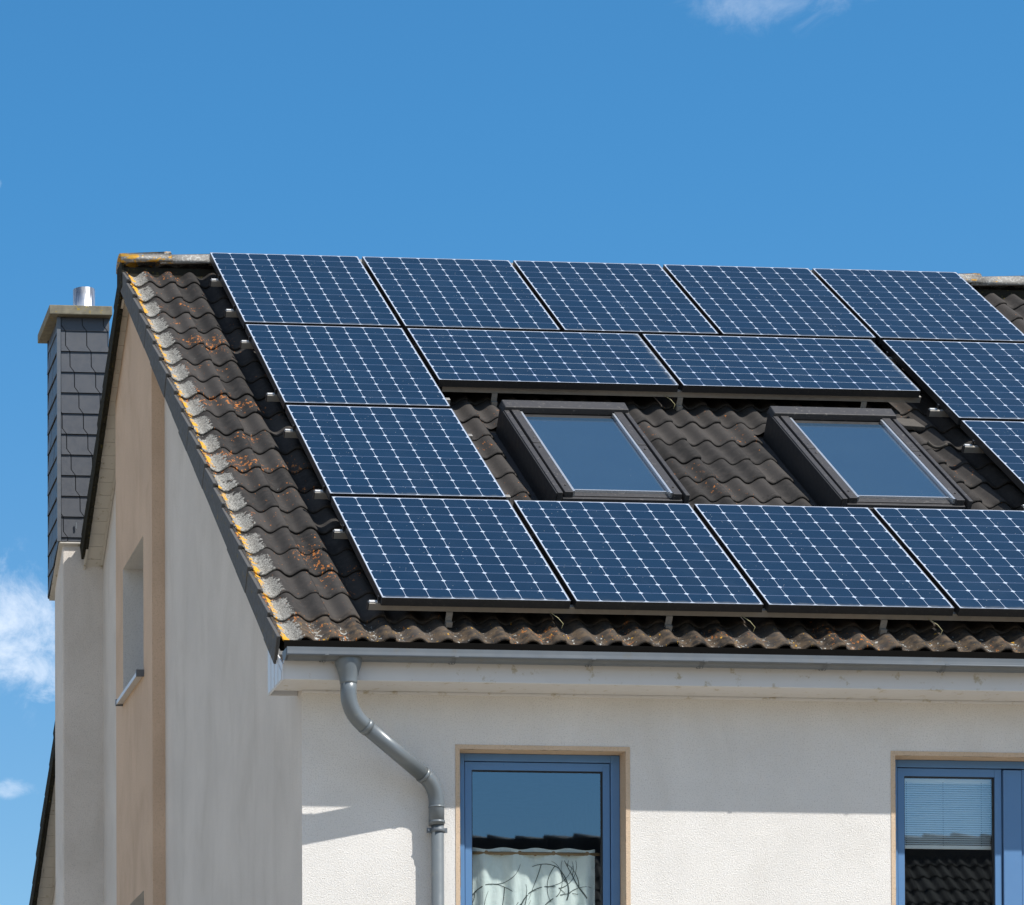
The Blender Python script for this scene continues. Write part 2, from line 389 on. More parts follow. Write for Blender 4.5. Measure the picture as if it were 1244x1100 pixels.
mb.poly([(XR, YF, GZ), (XR, YB, GZ), (XR, YB, EZ + .1), (XR, YR, -.45), (XR, YF, EZ + .1)])
mb.build('front_wall', M['stucco'], house)
# gable wall with the two stairwell openings
GW = [(-.238, .678, -3.0, -2.055), (-.238, .678, -5.45, -4.505), (-.238, .678, -7.9, -6.95)]
BX, BY0, BY1 = -.513, -.607, 1.016
def roofz(y, h): 
    yy = y if y <= YR else 2 * YR - y
    return yy * SP / CP + h / CP
mb = MB()
for y0, y1 in ((YF, BY0), (BY1, YB)):
    pts = [(XG, y0, GZ), (XG, y1, GZ), (XG, y1, roofz(y1, -.235))]
    pts.append((XG, y0, roofz(y0, -.235)))
    mb.poly(pts)
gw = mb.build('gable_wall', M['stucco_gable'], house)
mb = MB()
g2 = GW
wall_sheet(mb, [BY0, BY1] + [q for h in g2 for q in h[:2]], [GZ, -1.3] + [q for h in g2 for q in h[2:]], lambda a, b: (BX, a, b), g2)
mb.poly([(BX, BY0, -1.3), (BX, BY1, -1.3), (BX, BY1, roofz(BY1, -.235)), (BX, YR, roofz(YR, -.235)), (BX, BY0, roofz(BY0, -.235))])
for yy in (BY0, BY1): mb.poly([(BX, yy, GZ), (XG, yy, GZ), (XG, yy, roofz(yy, -.235)), (BX, yy, roofz(yy, -.235))])
bay = mb.build('gable_strip', M['stucco_tan'], house); bay['label'] = 'tan rendered strip up the middle of the gable'
for k, (a, b, z0, z1) in enumerate(g2):
    mb = MB(); xi = BX + .20
    mb.poly([(BX, a, z0), (xi, a, z0), (xi, a, z1), (BX, a, z1)]); mb.poly([(BX, b, z0), (xi, b, z0), (xi, b, z1), (BX, b, z1)])
    mb.poly([(BX, a, z1), (xi, a, z1), (xi, b, z1), (BX, b, z1)]); mb.poly([(BX, a, z0), (xi, a, z0), (xi, b, z0), (BX, b, z0)])
    gwin = mb.build('gable_window', M['reveal'], house)
    gwin['label'] = ['upper window with white sill in the tan strip', 'lower window in the tan strip', 'ground-floor window in the tan strip'][k]
    mb = MB()
    fr_x = xi - .05
    for y0, y1, zz0, zz1 in ((a, a + .06, z0, z1), (b - .06, b, z0, z1), (a + .06, b - .06, z1 - .06, z1), (a + .06, b - .06, z0, z0 + .06)):
        mb.box((fr_x, y0, zz0), (xi + .02, y1, zz1))
    mb.build('frame', M['blue'], gwin, bevel=.003)
    mb = MB(); mb.box((fr_x + .02, a + .06, z0 + .06), (fr_x + .035, b - .06, z1 - .06)); mb.build('pane', M['sky_pane'], gwin)
    mb = MB()
    sx0, sx1 = BX - .05, BX + .14
    P8 = [(sx0, a - .015, z0 - .028), (sx1, a - .015, z0 - .004), (sx1, b + .015, z0 - .004), (sx0, b + .015, z0 - .028),
          (sx0, a - .015, z0 + .0), (sx1, a - .015, z0 + .022), (sx1, b + .015, z0 + .022), (sx0, b + .015, z0 + .0)]
    mb.hexa(P8, 0)
    for yy in (a - .023, b + .003):
        mb.box((sx0 - .004, yy, z0 - .034), (BX + .012, yy + .02, z0 + .012), 1)
    mb.build('sill', [M['pvc'], M['slate_trim']], gwin)

# ------------------------------------------------------------ roof tiles
WAVE, U0, A = .1565, .033, .0196
V0, DV = .205, .3375
def tiles(mb, fn, u_start, u_end, rows, holes=(), nseg=12, hb=-.1766, seed=1, v0=V0, dv=DV, rise=.017, simple=False):
    rnd = random.Random(seed)
    # tile joints lie just right of every second crest
    j0 = U0 + .028 + 2 * WAVE * math.floor((u_start - U0 - .028) / (2 * WAVE))
    for r in rows:
        vl = v0 + dv * r - (.032 if (r == 19 and not simple) else 0)
        a = j0; first = True
        while a < u_end - 1e-6:
            b = a + 2 * WAVE
            ua, ub = max(a, u_start), min(b, u_end)
            tone = rnd.random(); dvv = rnd.uniform(-.005, .005); dh = rnd.uniform(-.0025, .0025); tilt = rnd.uniform(-.003, .003)
            ns = max(3, int(round(nseg * 2 * (ub - ua) / (2 * WAVE))))
            if simple: levels = [(-.36, 0), (-.0, 1)]
            else: levels = [(-.385, 0), (-.22, 0), (-.06, 0), (-.018, 0), (-.005, .003), (0, .009)]
            grid = []
            for dvl, drop in levels:
                row = []
                for i in range(ns + 1):
                    t = i / ns; u = ua + (ub - ua) * t
                    ph = math.cos(2 * PI * (u - U0) / WAVE)
                    fr = 1 + dvl / dv
                    h = hb + A * ph + rise * fr + dh + tilt * (t - .5) - drop
                    if t > .93: h += .0035
                    if t < .06: h -= .004
                    jit = .0015 * math.sin(u * 137 + r * 3.1) if dvl > -.03 else 0
                    v = vl + dvl + dvv + jit
                    row.append((u, v, h, (tone, max(0, fr), ph * .5 + .5, 1)))
                grid.append(row)
            if not simple:      # end face
                grid.append([(u, v - .002, h - .007, c_) for (u, v, h, c_) in grid[-1]])
            idx = [[mb.vert(fn(u, v, h), (u, v), c_) for (u, v, h, c_) in row] for row in grid]
            for i in range(len(idx) - 1):
                for k in range(ns):
                    cu = (grid[i][k][0] + grid[i][k + 1][0]) / 2; cv = (grid[i][k][1] + grid[i + 1][k][1]) / 2
                    if any(h0 < cu < h1 and h2 < cv < h3 for h0, h1, h2, h3 in holes): continue
                    mb.face((idx[i][k], idx[i][k + 1], idx[i + 1][k + 1], idx[i + 1][k]), 0, i < len(levels) - 1)
            # right hand edge face
            if not simple and ub == b:
                for i in range(len(levels) - 1):
                    u, v, h, c_ = grid[i][-1]; u2, v2, h2, _ = grid[i + 1][-1]
                    if any(q0 < u < q1 and q2 < v < q3 for q0, q1, q2, q3 in holes): continue
                    mb.face((idx[i][-1], idx[i + 1][-1], mb.vert(fn(u2, v2, h2 - .012), (u2, v2), c_), mb.vert(fn(u, v, h - .012), (u, v), c_)))
            a = b
SKL = [(1.40, 2.20), (3.127, 3.927)]
SV0, SV1 = 3.03, 4.655
UL = -.583
mb = MB()
tiles(mb, rf, UL, XR + .15, range(0, 20), [(a - .062, b + .05, SV0 - .05, SV1 + .12) for a, b in SKL])
roof = mb.build('roof', M['tile'], house, fixn=False)
roof['label'] = 'front roof slope of dark wavy tiles with orange and grey lichen'
mb = MB()
tiles(mb, rb, UL, XR + .15, range(0, 20), (), 5, seed=5)
mb.build('roof_tiles', M['tile_plain'], roof, fixn=False)
# dark underlay, kept below the tiles
mb = MB()
mb.box((UL + .03, .0, -.262), (XR + .1, 6.52, -.232), 0, rf)
mb.box((UL + .03, .0, -.262), (XR + .1, 6.52, -.232), 0, rb)
mb.build('roof_underlay', M['deck'], roof)
# verge flaps: each verge tile has a side cheek hanging over the gable
def flaps(fn, seed, rows=range(0, 20), last=None):
    mb = MB(); rnd = random.Random(seed)
    for r in rows:
        v1 = V0 + DV * r + rnd.uniform(-.004, .004); v0 = v1 - .346
        if last and r == rows[-1]: v1 = last
        if r == 0: v0 = v1 - .30
        x0 = -.600 + rnd.uniform(-.003, .003); d = .006
        ht0, ht1 = -.166, -.138
        hb0, hb1 = -.300 + rnd.uniform(-.002, .002), -.298 + rnd.uniform(-.002, .002)
        P_ = []
        for x in (x0, x0 + .020):
            P_.append([(x, v0, hb0), (x, v1, hb1 + (.0)), (x, v1, ht1), (x, v0, ht0)])
        pts = [fn(*q) for q in P_[0]] + [fn(*q) for q in P_[1]]
        mb.hexa(pts)
    return mb
fl = flaps(rf, 3).build('verge', M['flap'], roof, bevel=.004); fl['label'] = 'row of grey cheek tiles along the front verge'
for rows, last in ((range(0, 8), 2.34), (range(9, 20), None)):
    fl = flaps(rb, 4, rows, last).build('verge', M['black_moss'], roof, bevel=.004); fl['label'] = 'blackened mossy cheek tiles along the rear verge'
# verge soffit boards under both slopes
for fn in (rf, rb):
    mb = MB(); v = .06
    while v < 6.45:
        mb.box((-.572, v, -.272), (XG, v + .118, -.262), 0, fn); v += .121
    mb.box((-.576, .02, -.292), (-.560, 6.5, -.262), 0, fn); mb.box((XG - .018, .02, -.287), (XG - .003, 6.5, -.2725), 0, fn)
    mb.build('verge_soffit', M['soffit'], roof)
# a ragged mortar and moss line under the rear verge tiles
rnd = random.Random(9)
for k0, k1 in ((0, 50), (68, 150)):
    mb = MB()
    for k in range(k0, k1):
        v = .1 + k * .0425 + rnd.uniform(-.01, .01); s_ = rnd.uniform(.004, .014)
        mb.box((-.585, v, -.300 - s_), (-.562, v + .055, -.288), 0, rb)
    mb.build('moss_edge', M['black_moss'], roof)
# ridge tiles
mb = MB(); rnd = random.Random(12)
def ridge_tile(mb, x0, x1, lift):
    segs = 14
    prof = []
    for k in range(segs + 1):
        t = PI * k / segs
        prof.append((-math.cos(t) * .135, math.sin(t) ** .8 * .100))
    def ring(x, s, dz):
        o_, i_ = [], []
        for (py, pz) in prof:
            o_.append((x, YR + py * s, RZ + pz * s + dz)); i_.append((x, YR + py * (s - .12), RZ + pz * (s - .16) + dz))
        return o_, i_
    a_o, a_i = ring(x0, 1.0, lift); b_o, b_i = ring(x1, .93, lift - .012)
    c_o, c_i = ring(x0 + .05, 1.02, lift)
    seq = [a_o, c_o, b_o]
    ids = [[mb.vert(p) for p in r] for r in seq]
    for i in range(2):
        for k in range(segs): mb.face((ids[i][k], ids[i][k + 1], ids[i + 1][k + 1], ids[i + 1][k]), 0, True)
    ia = [mb.vert(p) for p in a_i]; ib = [mb.vert(p) for p in b_i]
    for k in range(segs):
        mb.face((ids[0][k], ids[0][k + 1], ia[k + 1], ia[k])); mb.face((ids[2][k], ids[2][k + 1], ib[k + 1], ib[k]))
        mb.face((ia[k], ia[k + 1], ib[k + 1], ib[k]), 0, True)
    for k in (0, segs): mb.face((ids[0][k], ids[1][k], ids[2][k], ib[k], ia[k]))
RZ = -.045
x = -.610
step = .39
# each ridge tile overlaps its right neighbour
ends = [-.610, -.335, .045]
while ends[-1] < XR: ends.append(ends[-1] + step)
for i in range(len(ends) - 1):
    ridge_tile(mb, ends[i + 1] + .03, ends[i], rnd.uniform(-.004, .004) + (.006 if i == 0 else 0))
rg = mb.build('ridge', M['ridge'], roof); rg['label'] = 'ridge tiles, the first one crusted with yellow lichen'
mb = MB(); mb.box((-.604, YR - .10, -.215), (-.586, YR + .12, RZ + .02)); mb.box((-.6, YR - .09, -.21), (XR, YR + .09, RZ - .03))
mb.build('ridge_mortar', M['black_moss'], roof)
# comb filler under the eave course
mb = MB(); mb.box((UL + .03, 6.47, -.232), (XR, 6.49, -.204), 0, rf); mb.build('eave_comb', M['deck'], roof)
mb = MB(); mb.box((-.570, -5.349, -4.120), (XR, -5.335, -3.985))  # black backing painted as the shade in the gap above the gutter
mb.build('eave_gap_dark', M['deck'], roof)

# ------------------------------------------------------------ eave: fascia, soffit, gutter
mb = MB()
mb.box((-.578, -5.368, -4.202), (XR, -5.35, -4.068))
mb.box((-.578, -5.349, -4.202), (XR, YF + .005, -4.190))
mb.box((XG + .001, YF - .022, -4.216), (XR, YF + .003, -4.2025))
eave_box = mb.build('fascia', M['pvc'], house, bevel=.002); eave_box['label'] = 'white eave box of fascia and soffit under the gutter'
mb = MB()
# side cap of the eave box, follows the roof slope
zt = lambda y: roofz(y, -.275)
mb.prism([(-.586, -5.372, -4.206), (-.586, -4.985, -4.206), (-.586, -4.985, zt(-4.985)), (-.586, -5.372, zt(-5.372) + .05)], (.008, 0, 0))
for k in range(4):
    y0 = -5.355 + k * .095
    mb.prism([(-.590, y0, -4.200), (-.590, y0 + .080, -4.200), (-.590, y0 + .080, zt(y0 + .08)), (-.590, y0, zt(y0))], (.004, 0, 0))
mb.box((-.588, -4.992, -4.206), (XG - .002, -4.980, -3.98))
mb.build('eave_end_cap', M['pvc'], eave_box, bevel=.001)
# gutter: half round with a front bead
GC = (-5.428, -4.058); GR = .056
mb = MB()
prof = []
for k in range(0, 17):
    t = PI + PI * k / 16
    prof.append((GC[0] + GR * math.cos(t), GC[1] + GR * math.sin(t)))
inner = [(GC[0] + (GR - .003) * math.cos(PI + PI * k / 16), GC[1] + (GR - .003) * math.sin(PI + PI * k / 16)) for k in range(16, -1, -1)]
xs = [-.583, XR]
loop = prof + [(GC[0] + GR, GC[1] + .004), (GC[0] + GR - .003, GC[1] + .004)] + inner
ra = [mb.vert((xs[0], y, z)) for y, z in loop]; rb_ = [mb.vert((xs[1], y, z)) for y, z in loop]
for k in range(len(loop)): 
    k2 = (k + 1) % len(loop); mb.face((ra[k], ra[k2], rb_[k2], rb_[k]), 0, True)
bead = [(-.004, -.004), (-.014, -.005), (-.0165, -.002), (-.0155, .020), (-.0160, .0405), (-.010, .0420), (-.002, .0420), (.004, .026), (.003, .004)]
BY, BZ = GC[0] - GR, GC[1] - .040
BZ = -4.096
e0 = [mb.vert((xs[0] - .002, BY + a, BZ + b)) for a, b in bead]; e1 = [mb.vert((xs[1], BY + a, BZ + b)) for a, b in bead]
for k in range(9): mb.face((e0[k], e0[(k + 1) % 9], e1[(k + 1) % 9], e1[k]))
mb.face(e0); mb.face(e1)
mb.tube([(xs[0] - .003, BY - .0150, BZ + .000), (xs[1], BY - .0150, BZ + .000)], .0048, 8)
# end cap
mb.face([mb.vert((xs[0] - .004, y, z)) for y, z in prof]); mb.face([mb.vert((xs[0], y, z)) for y, z in prof])
for k in range(16): mb.face([mb.vert(p) for p in ((xs[0] - .004, *prof[k]), (xs[0] - .004, *prof[k + 1]), (xs[0] + .010, *prof[k + 1]), (xs[0] + .010, *prof[k]))])
gut = mb.build('gutter', M['zinc'], house); gut['label'] = 'half-round zinc gutter along the front eave'
# brackets, joints
def strap(mb, x, w_=.022, t_=.006, skew=.012):
    pa = []
    for k in range(0, 15):
        t = PI + PI * k / 16 - .05
        r1 = GR + t_
        pa.append((GC[0] + r1 * math.cos(t), GC[1] + r1 * math.sin(t), k / 14 * skew))
    for s_ in (0, w_ - .007):
        ids0 = [mb.vert((x + s_ - q[2], q[0], q[1])) for q in pa]; ids1 = [mb.vert((x + s_ + .007 - q[2], q[0], q[1])) for q in pa]
        for k in range(len(pa) - 1): mb.face((ids0[k], ids0[k + 1], ids1[k + 1], ids1[k]), 0, True)
    mb.box((x - .002, GC[0] - GR - .0225, -4.099), (x + w_ - .002, GC[0] - GR - .0170, -4.090))
for x in (-.165 + .02, .345 - .02, 1.075, 1.69, 2.37, 3.03, 3.68, 4.35, 5.0, 5.65, 6.3, 6.95, 7.6, 8.25):
    if abs(x + .24) < .12: x = -.38
    mb = MB(); strap(mb, x); mb.build('gutter_bracket', M['zinc'], gut)
# downpipe
mb = MB()
cx, cy = -.238, -5.425
# outlet funnel: wide oval hopper narrowing to the round socket
rings = [(-4.085, .075, .062), (-4.112, .075, .062), (-4.135, .070, .060), (-4.165, .059, .054), (-4.20, .050, .048), (-4.225, .0465, .0465), (-4.232, .0465, .0465), (-4.234, .0435, .0435), (-4.28, .0425, .0425)]
prev = None
for z_, rx, ry in rings:
    ring = [mb.vert((cx + rx * math.cos(2 * PI * k / 28), cy + ry * math.sin(2 * PI * k / 28), z_)) for k in range(28)]
    if prev:
        for k in range(28): mb.face((prev[k], prev[(k + 1) % 28], ring[(k + 1) % 28], ring[k]), 0, True)
    prev = ring
def arc(p0, pc, p1, n=9):
    p0, pc, p1 = Vector(p0), Vector(pc), Vector(p1)
    return [(p0 * (1 - t) ** 2 + pc * 2 * t * (1 - t) + p1 * t * t) for t in [i / n for i in range(n + 1)]]
A1 = (cx, cy, -4.215); B1 = (cx + .012, cy + .008, -4.375)
D0 = Vector((-.13, -5.38, -4.455)); D1 = Vector((.225, -5.20, -4.675))
path = [Vector(A1), Vector((cx, cy, -4.27))] + arc((cx, cy, -4.28), (cx, cy + .008, -4.39), D0) 
mb.tube(path, .0435, 28)
mb.tube([D0 - (D1 - D0).normalized() * .02, D0 + (D1 - D0).normalized() * .012], .0455, 28)
mb.tube([D0, D1], .0415, 28)
mb.tube([D1 - (D1 - D0).normalized() * .012, D1 + (D1 - D0).normalized() * .01], .0450, 28)
PXC = .312; PYC = -5.158
mb.tube(arc(D1, (.305, -5.163, -4.725), (PXC - .006, PYC, -4.82)) + [Vector((PXC - .006, PYC, -4.94))], [.0425] * 10 + [.0425], 28)
mb.tube([(PXC - .006, PYC, -4.835), (PXC - .006, PYC, -4.845)], .0445, 28)
mb.tube([(PXC - .004, PYC, -4.915), (PXC - .004, PYC, -4.93)], .0445, 28)
mb.tube([(PXC, PYC, -4.93), (PXC, PYC, GZ)], .0345, 28)
dp = mb.build('downpipe', M['pipe'], house); dp['label'] = 'grey downpipe swinging from the gutter outlet back to the front wall'
for z_ in (-4.968, -7.2):
    mb = MB()
    mb.tube([(PXC, PYC, z_ - .011), (PXC, PYC, z_ - .009), (PXC, PYC, z_ + .009), (PXC, PYC, z_ + .011)], [.038, .0405, .0405, .038], 28)
    mb.box((PXC - .060, PYC - .006, z_ - .013), (PXC - .036, PYC + .006, z_ + .013)); mb.box((PXC + .036, PYC - .006, z_ - .013), (PXC + .052, PYC + .006, z_ + .013))
    mb.tube([(PXC - .052, PYC - .016, z_), (PXC - .052, PYC + .014, z_)], .006, 10)
    mb.tube([(PXC, PYC, z_), (PXC, YF, z_)], .005, 8)
    mb.build('pipe_clamp', M['zinc'], dp)

# ------------------------------------------------------------ front windows
def ring_boxes(mb, x0, x1, z0, z1, wd, y0, y1, mi=0, wt=None, wb=None):
    wt = wt or wd; wb = wb or wd
    mb.box((x0, y0, z0), (x0 + wd, y1, z1), mi); mb.box((x1 - wd, y0, z0), (x1, y1, z1), mi)
    mb.box((x0 + wd, y0 + .0012, z1 - wt), (x1 - wd, y1, z1), mi); mb.box((x0 + wd, y0 + .0012, z0), (x1 - wd, y1, z0 + wb), mi)
YW = YF + .10
def window(op, double, label, lower=False):
    x0, x1, z0, z1 = op
    mb = MB()        # tan painted surround and lined reveal
    b_ = .0245; yo = YF - .003
    mb.box((x0 - b_, yo, z0), (x0, YF - .0003, z1 + b_)); mb.box((x1, yo, z0), (x1 + b_, YF - .0003, z1 + b_)); mb.box((x0, yo, z1), (x1, YF - .0003, z1 + b_))
    # slightly wavy reveal arris
    rnd = random.Random(int(x0 * 100))
    def strip(pa, pb, n_, depth, axis):
        prev = None
        for i in range(n_ + 1):
            t = i / n_; j = rnd.uniform(-.0022, .0022)
            p = [pa[k] + (pb[k] - pa[k]) * t for k in range(3)]
            q = list(p); p[axis] += j if axis == 0 else j
            q[1] += depth
            a_, c_ = mb.vert(p), mb.vert(q)
            if prev: mb.face((prev[0], a_, c_, prev[1]))
            prev = (a_, c_)
    strip((x0 + .001, yo, z0), (x0 + .001, yo, z1), 60, .16, 0); strip((x1 - .001, yo, z0), (x1 - .001, yo, z1), 60, .16, 0)
    strip((x0, yo, z1 - .001), (x1, yo, z1 - .001), 40, .16, 2)
    mb.poly([(x0, yo, z0), (x1, yo, z0), (x1, YW + .05, z0), (x0, YW + .05, z0)])
    wn_ = mb.build('window', M['tan_paint'], house); wn_['label'] = label
    mb = MB(); ring_boxes(mb, x0 + .002, x1 - .002, z0 + .002, z1 - .002, .050, YW, YW + .07, 0, .041)
    spans = [(x0, x1)]
    if double:
        xm = (x0 + x1) / 2 + .0; mb.box((xm - .052, YW - .004, z0 + .052), (xm + .052, YW + .066, z1 - .052)); spans = [(x0, xm - .002), (xm + .002, x1)]
    mb.build('window_frame', M['blue'], wn_, bevel=.003)
    for a, b in spans:
        sa, sb = a + .052, b - .052
        if double and b > x1 - .01: sa = a + .052
        mb = MB(); ring_boxes(mb, sa + .0045, sb - .0045, z0 + .052, z1 - .0475, .038, YW + .009, YW + .055, 0, .043)
        ring_boxes(mb, sa - .004, sb + .004, z0 + .046, z1 - .038, .02, YW + .032, YW + .05, 1)
        mb.box((sa + .002, YW + .0585, z0 + .052), (sb - .002, YW + .0605, z0 + .062), 1)
        ring_boxes(mb, sa + .042, sb - .042, z0 + .096, z1 - .090, .007, YW + .020, YW + .050, 1)
        mb.build('sash', [M['blue'], M['dark_gap']], wn_, bevel=.004)
        mb = MB(); yy = YW + .030
        mb.poly([(sa + .043, yy, z0 + .097), (sb - .043, yy, z0 + .097), (sb - .043, yy, z1 - .091), (sa + .043, yy, z1 - .091)])
        mb.build('pane', M['pane'], wn_)
    mb = MB(); mb.hexa([(x0 - .03, YF - .06, z0 - .04), (x1 + .03, YF - .06, z0 - .04), (x1 + .03, YW + .002, z0 - .015), (x0 - .03, YW + .002, z0 - .015),
                        (x0 - .03, YF - .06, z0 - .012), (x1 + .03, YF - .06, z0 - .012), (x1 + .03, YW + .002, z0 + .012), (x0 - .03, YW + .002, z0 + .012)])
    mb.build('sill', M['pvc'], wn_)
    # dim room behind
    mb = MB(); a, b, c_, d, y0, y1 = x0 - .5, x1 + .5, z0 - .7, z1 + .25, YW + .075, YW + 3.2
    mb.poly([(a, y1, c_), (b, y1, c_), (b, y1, d), (a, y1, d)]); mb.poly([(a, y0, c_), (a, y1, c_), (a, y1, d), (a, y0, d)]); mb.poly([(b, y0, c_), (b, y1, c_), (b, y1, d), (b, y0, d)])
    mb.poly([(a, y0, d), (b, y0, d), (b, y1, d), (a, y1, d)]); mb.poly([(a, y0, c_), (b, y0, c_), (b, y1, c_), (a, y1, c_)])
    for q in ((a, x0, c_, d), (x1, b, c_, d), (x0, x1, z1, d), (x0, x1, c_, z0)):
        mb.poly([(q[0], y0, q[2]), (q[1], y0, q[2]), (q[1], y0, q[3]), (q[0], y0, q[3])])
    mb.build('room', M['interior'], wn_)
window(W1, False, 'blue single window with a printed curtain, beside the downpipe')
window(W2, True, 'blue double window with a half-lowered pale blind')
window(W3, False, 'blue single window near the right end of the upper storey')
for k, q in enumerate(LOW): window(q, k == 1, ['blue ground-floor window under the curtained one', 'blue ground-floor double window', 'blue ground-floor window near the right end'][k])

# curtain
def curtain(xa, xb, zt_, zb, y0, seed, nw):
    rnd = random.Random(seed)
    ph = [rnd.uniform(-.25, .25) for _ in range(12)]
    def surf(s, z):     # s 0..1
        x_ = xa + (xb - xa) * s; d = (zt_ - z)
        y_ = y0 + .015 * math.sin(2 * PI * nw * s + ph[0] + .5 * math.sin(5 * s + d)) + .008 * math.sin(2 * PI * nw * 2.3 * s + ph[1] * 6 + 2 * d) * min(1, d * 4)
        return (x_, y_, z)
    mb = MB(); nx, nz = 150, 40
    idx = []
    for j in range(nz + 1):
        z = zt_ + (zb - zt_) * j / nz
        row = []
        for i in range(nx + 1):
            s = i / nx; p_ = surf(s, z + (.008 * math.sin(2 * PI * nw * s) if j == 0 else 0)); row.append(mb.vert(p_))
        idx.append(row)
    for j in range(nz):
        for i in range(nx): mb.face((idx[j][i], idx[j][i + 1], idx[j + 1][i + 1], idx[j + 1][i]), 0, True)
    ob = mb.build('curtain', M['cloth'])
    # printed branches
    mb = MB()
    def stroke(pts, w0, w1):
        n_ = len(pts); L, R2 = [], []
        for i, (s, z) in enumerate(pts):
            a = pts[max(0, i - 1)]; b = pts[min(n_ - 1, i + 1)]
            dx_, dz_ = (b[0] - a[0]) * (xb - xa), b[1] - a[1]; l_ = math.hypot(dx_, dz_) or 1
            wv = w0 + (w1 - w0) * i / (n_ - 1); nx_, nz_ = -dz_ / l_ * wv / (xb - xa), dx_ / l_ * wv
            q1 = surf(s + nx_, z + nz_); q2 = surf(s - nx_, z - nz_)
            L.append(mb.vert((q1[0], q1[1] - .0015, q1[2]))); R2.append(mb.vert((q2[0], q2[1] - .0015, q2[2])))
        for i in range(n_ - 1): mb.face((L[i], L[i + 1], R2[i + 1], R2[i]))
    def grow(s, z, ang, ln, wd, dep):
        pts = [(s, z)]; a = ang; cv = rnd.uniform(-2.4, 2.4)
        n_ = 14
        for i in range(n_):
            a += cv / n_; s += math.cos(a) * ln / n_ / (xb - xa); z += math.sin(a) * ln / n_
            if not (.01 < s < .99 and zb + .02 < z < zt_ - .055): break
            pts.append((s, z))
        if len(pts) > 2: stroke(pts, wd, wd * .45)
        if dep > 0:
            for t in (.35, .65, .9):
                k = int(t * (len(pts) - 1))
                if k > 1: grow(pts[k][0], pts[k][1], a + rnd.choice((-1, 1)) * rnd.uniform(.5, 1.1), ln * .62, wd * .62, dep - 1)
    for k in range(8):
        grow((k + .5) / 8 + rnd.uniform(-.03, .03), zt_ - rnd.uniform(.26, .55), rnd.uniform(.9, 2.2), rnd.uniform(.26, .38), .0038, 1)
    for k in range(5):
        grow(rnd.uniform(.05, .95), zt_ - rnd.uniform(.5, 1.0), rnd.uniform(.8, 2.4), .42, .0046, 1)
    mb.build('printed_branches', M['print'], ob)
    # eyelets
    for k in range(nw * 2):
        mb = MB()
        s = (k + .5) / (nw * 2); q = surf(s, zt_ - .026)
        mb.tube([(q[0], q[1] - .0025, q[2]), (q[0], q[1] + .0025, q[2])], .0115, 16)
        mb.build('eyelet', M['wood_rod'], ob)
    tag(ob, 'pale green curtain printed with dark bare branches, hanging in the blue window beside the downpipe', 'curtain')
curtain(.50, 1.258, -5.018, -5.98, YW + .086, 5, 4)
mb = MB(); mb.tube([(.40, YW + .078, -5.046), (1.42, YW + .078, -5.046)], .009, 12); mb.tube([(.385, YW + .078, -5.046), (.40, YW + .078, -5.046)], .014, 12)
tag(mb.build('curtain_rod', M['wood_rod']), 'thin wooden rod carrying the branch-print curtain', 'curtain rod')
# blind
bl = thing('window_blind', 'pale slatted blind drawn halfway down in the double blue window at the right', 'blind', (3.24, YW + .1, -4.60))
mb = MB(); xa, xb = 2.972, 3.520; z = -4.625; k = 0
while z > -4.965:
    t = .55
    ya, yb = YW + .074, YW + .086
    mb.hexa([(xa, ya, z - .0056), (xb, ya, z - .0056), (xb, yb, z + .0056), (xa, yb, z + .0056), (xa, ya, z - .0050), (xb, ya, z - .0050), (xb, yb, z + .0062), (xa, yb, z + .0062)])
    z -= .0125
sb = mb.build('slats', M['blind'], bl)
mb = MB(); mb.box((xa, YW + .072, -4.62), (xb, YW + .09, -4.598)); mb.build('blind_rail', M['blind'], bl)
mb = MB(); mb.box((xa, YW + .073, -4.992), (xb, YW + .088, -4.972)); mb.build('blind_rail', M['blind'], bl)
for xx in (3.03, 3.24, 3.46):
    mb = MB()
    for zz in range(29): mb.box((xx, YW + .0715, -4.625 - zz * .0125), (xx + .003, YW + .0725, -4.619 - zz * .0125))
    mb.build('ladder_cord', M['dark_gap'], bl)

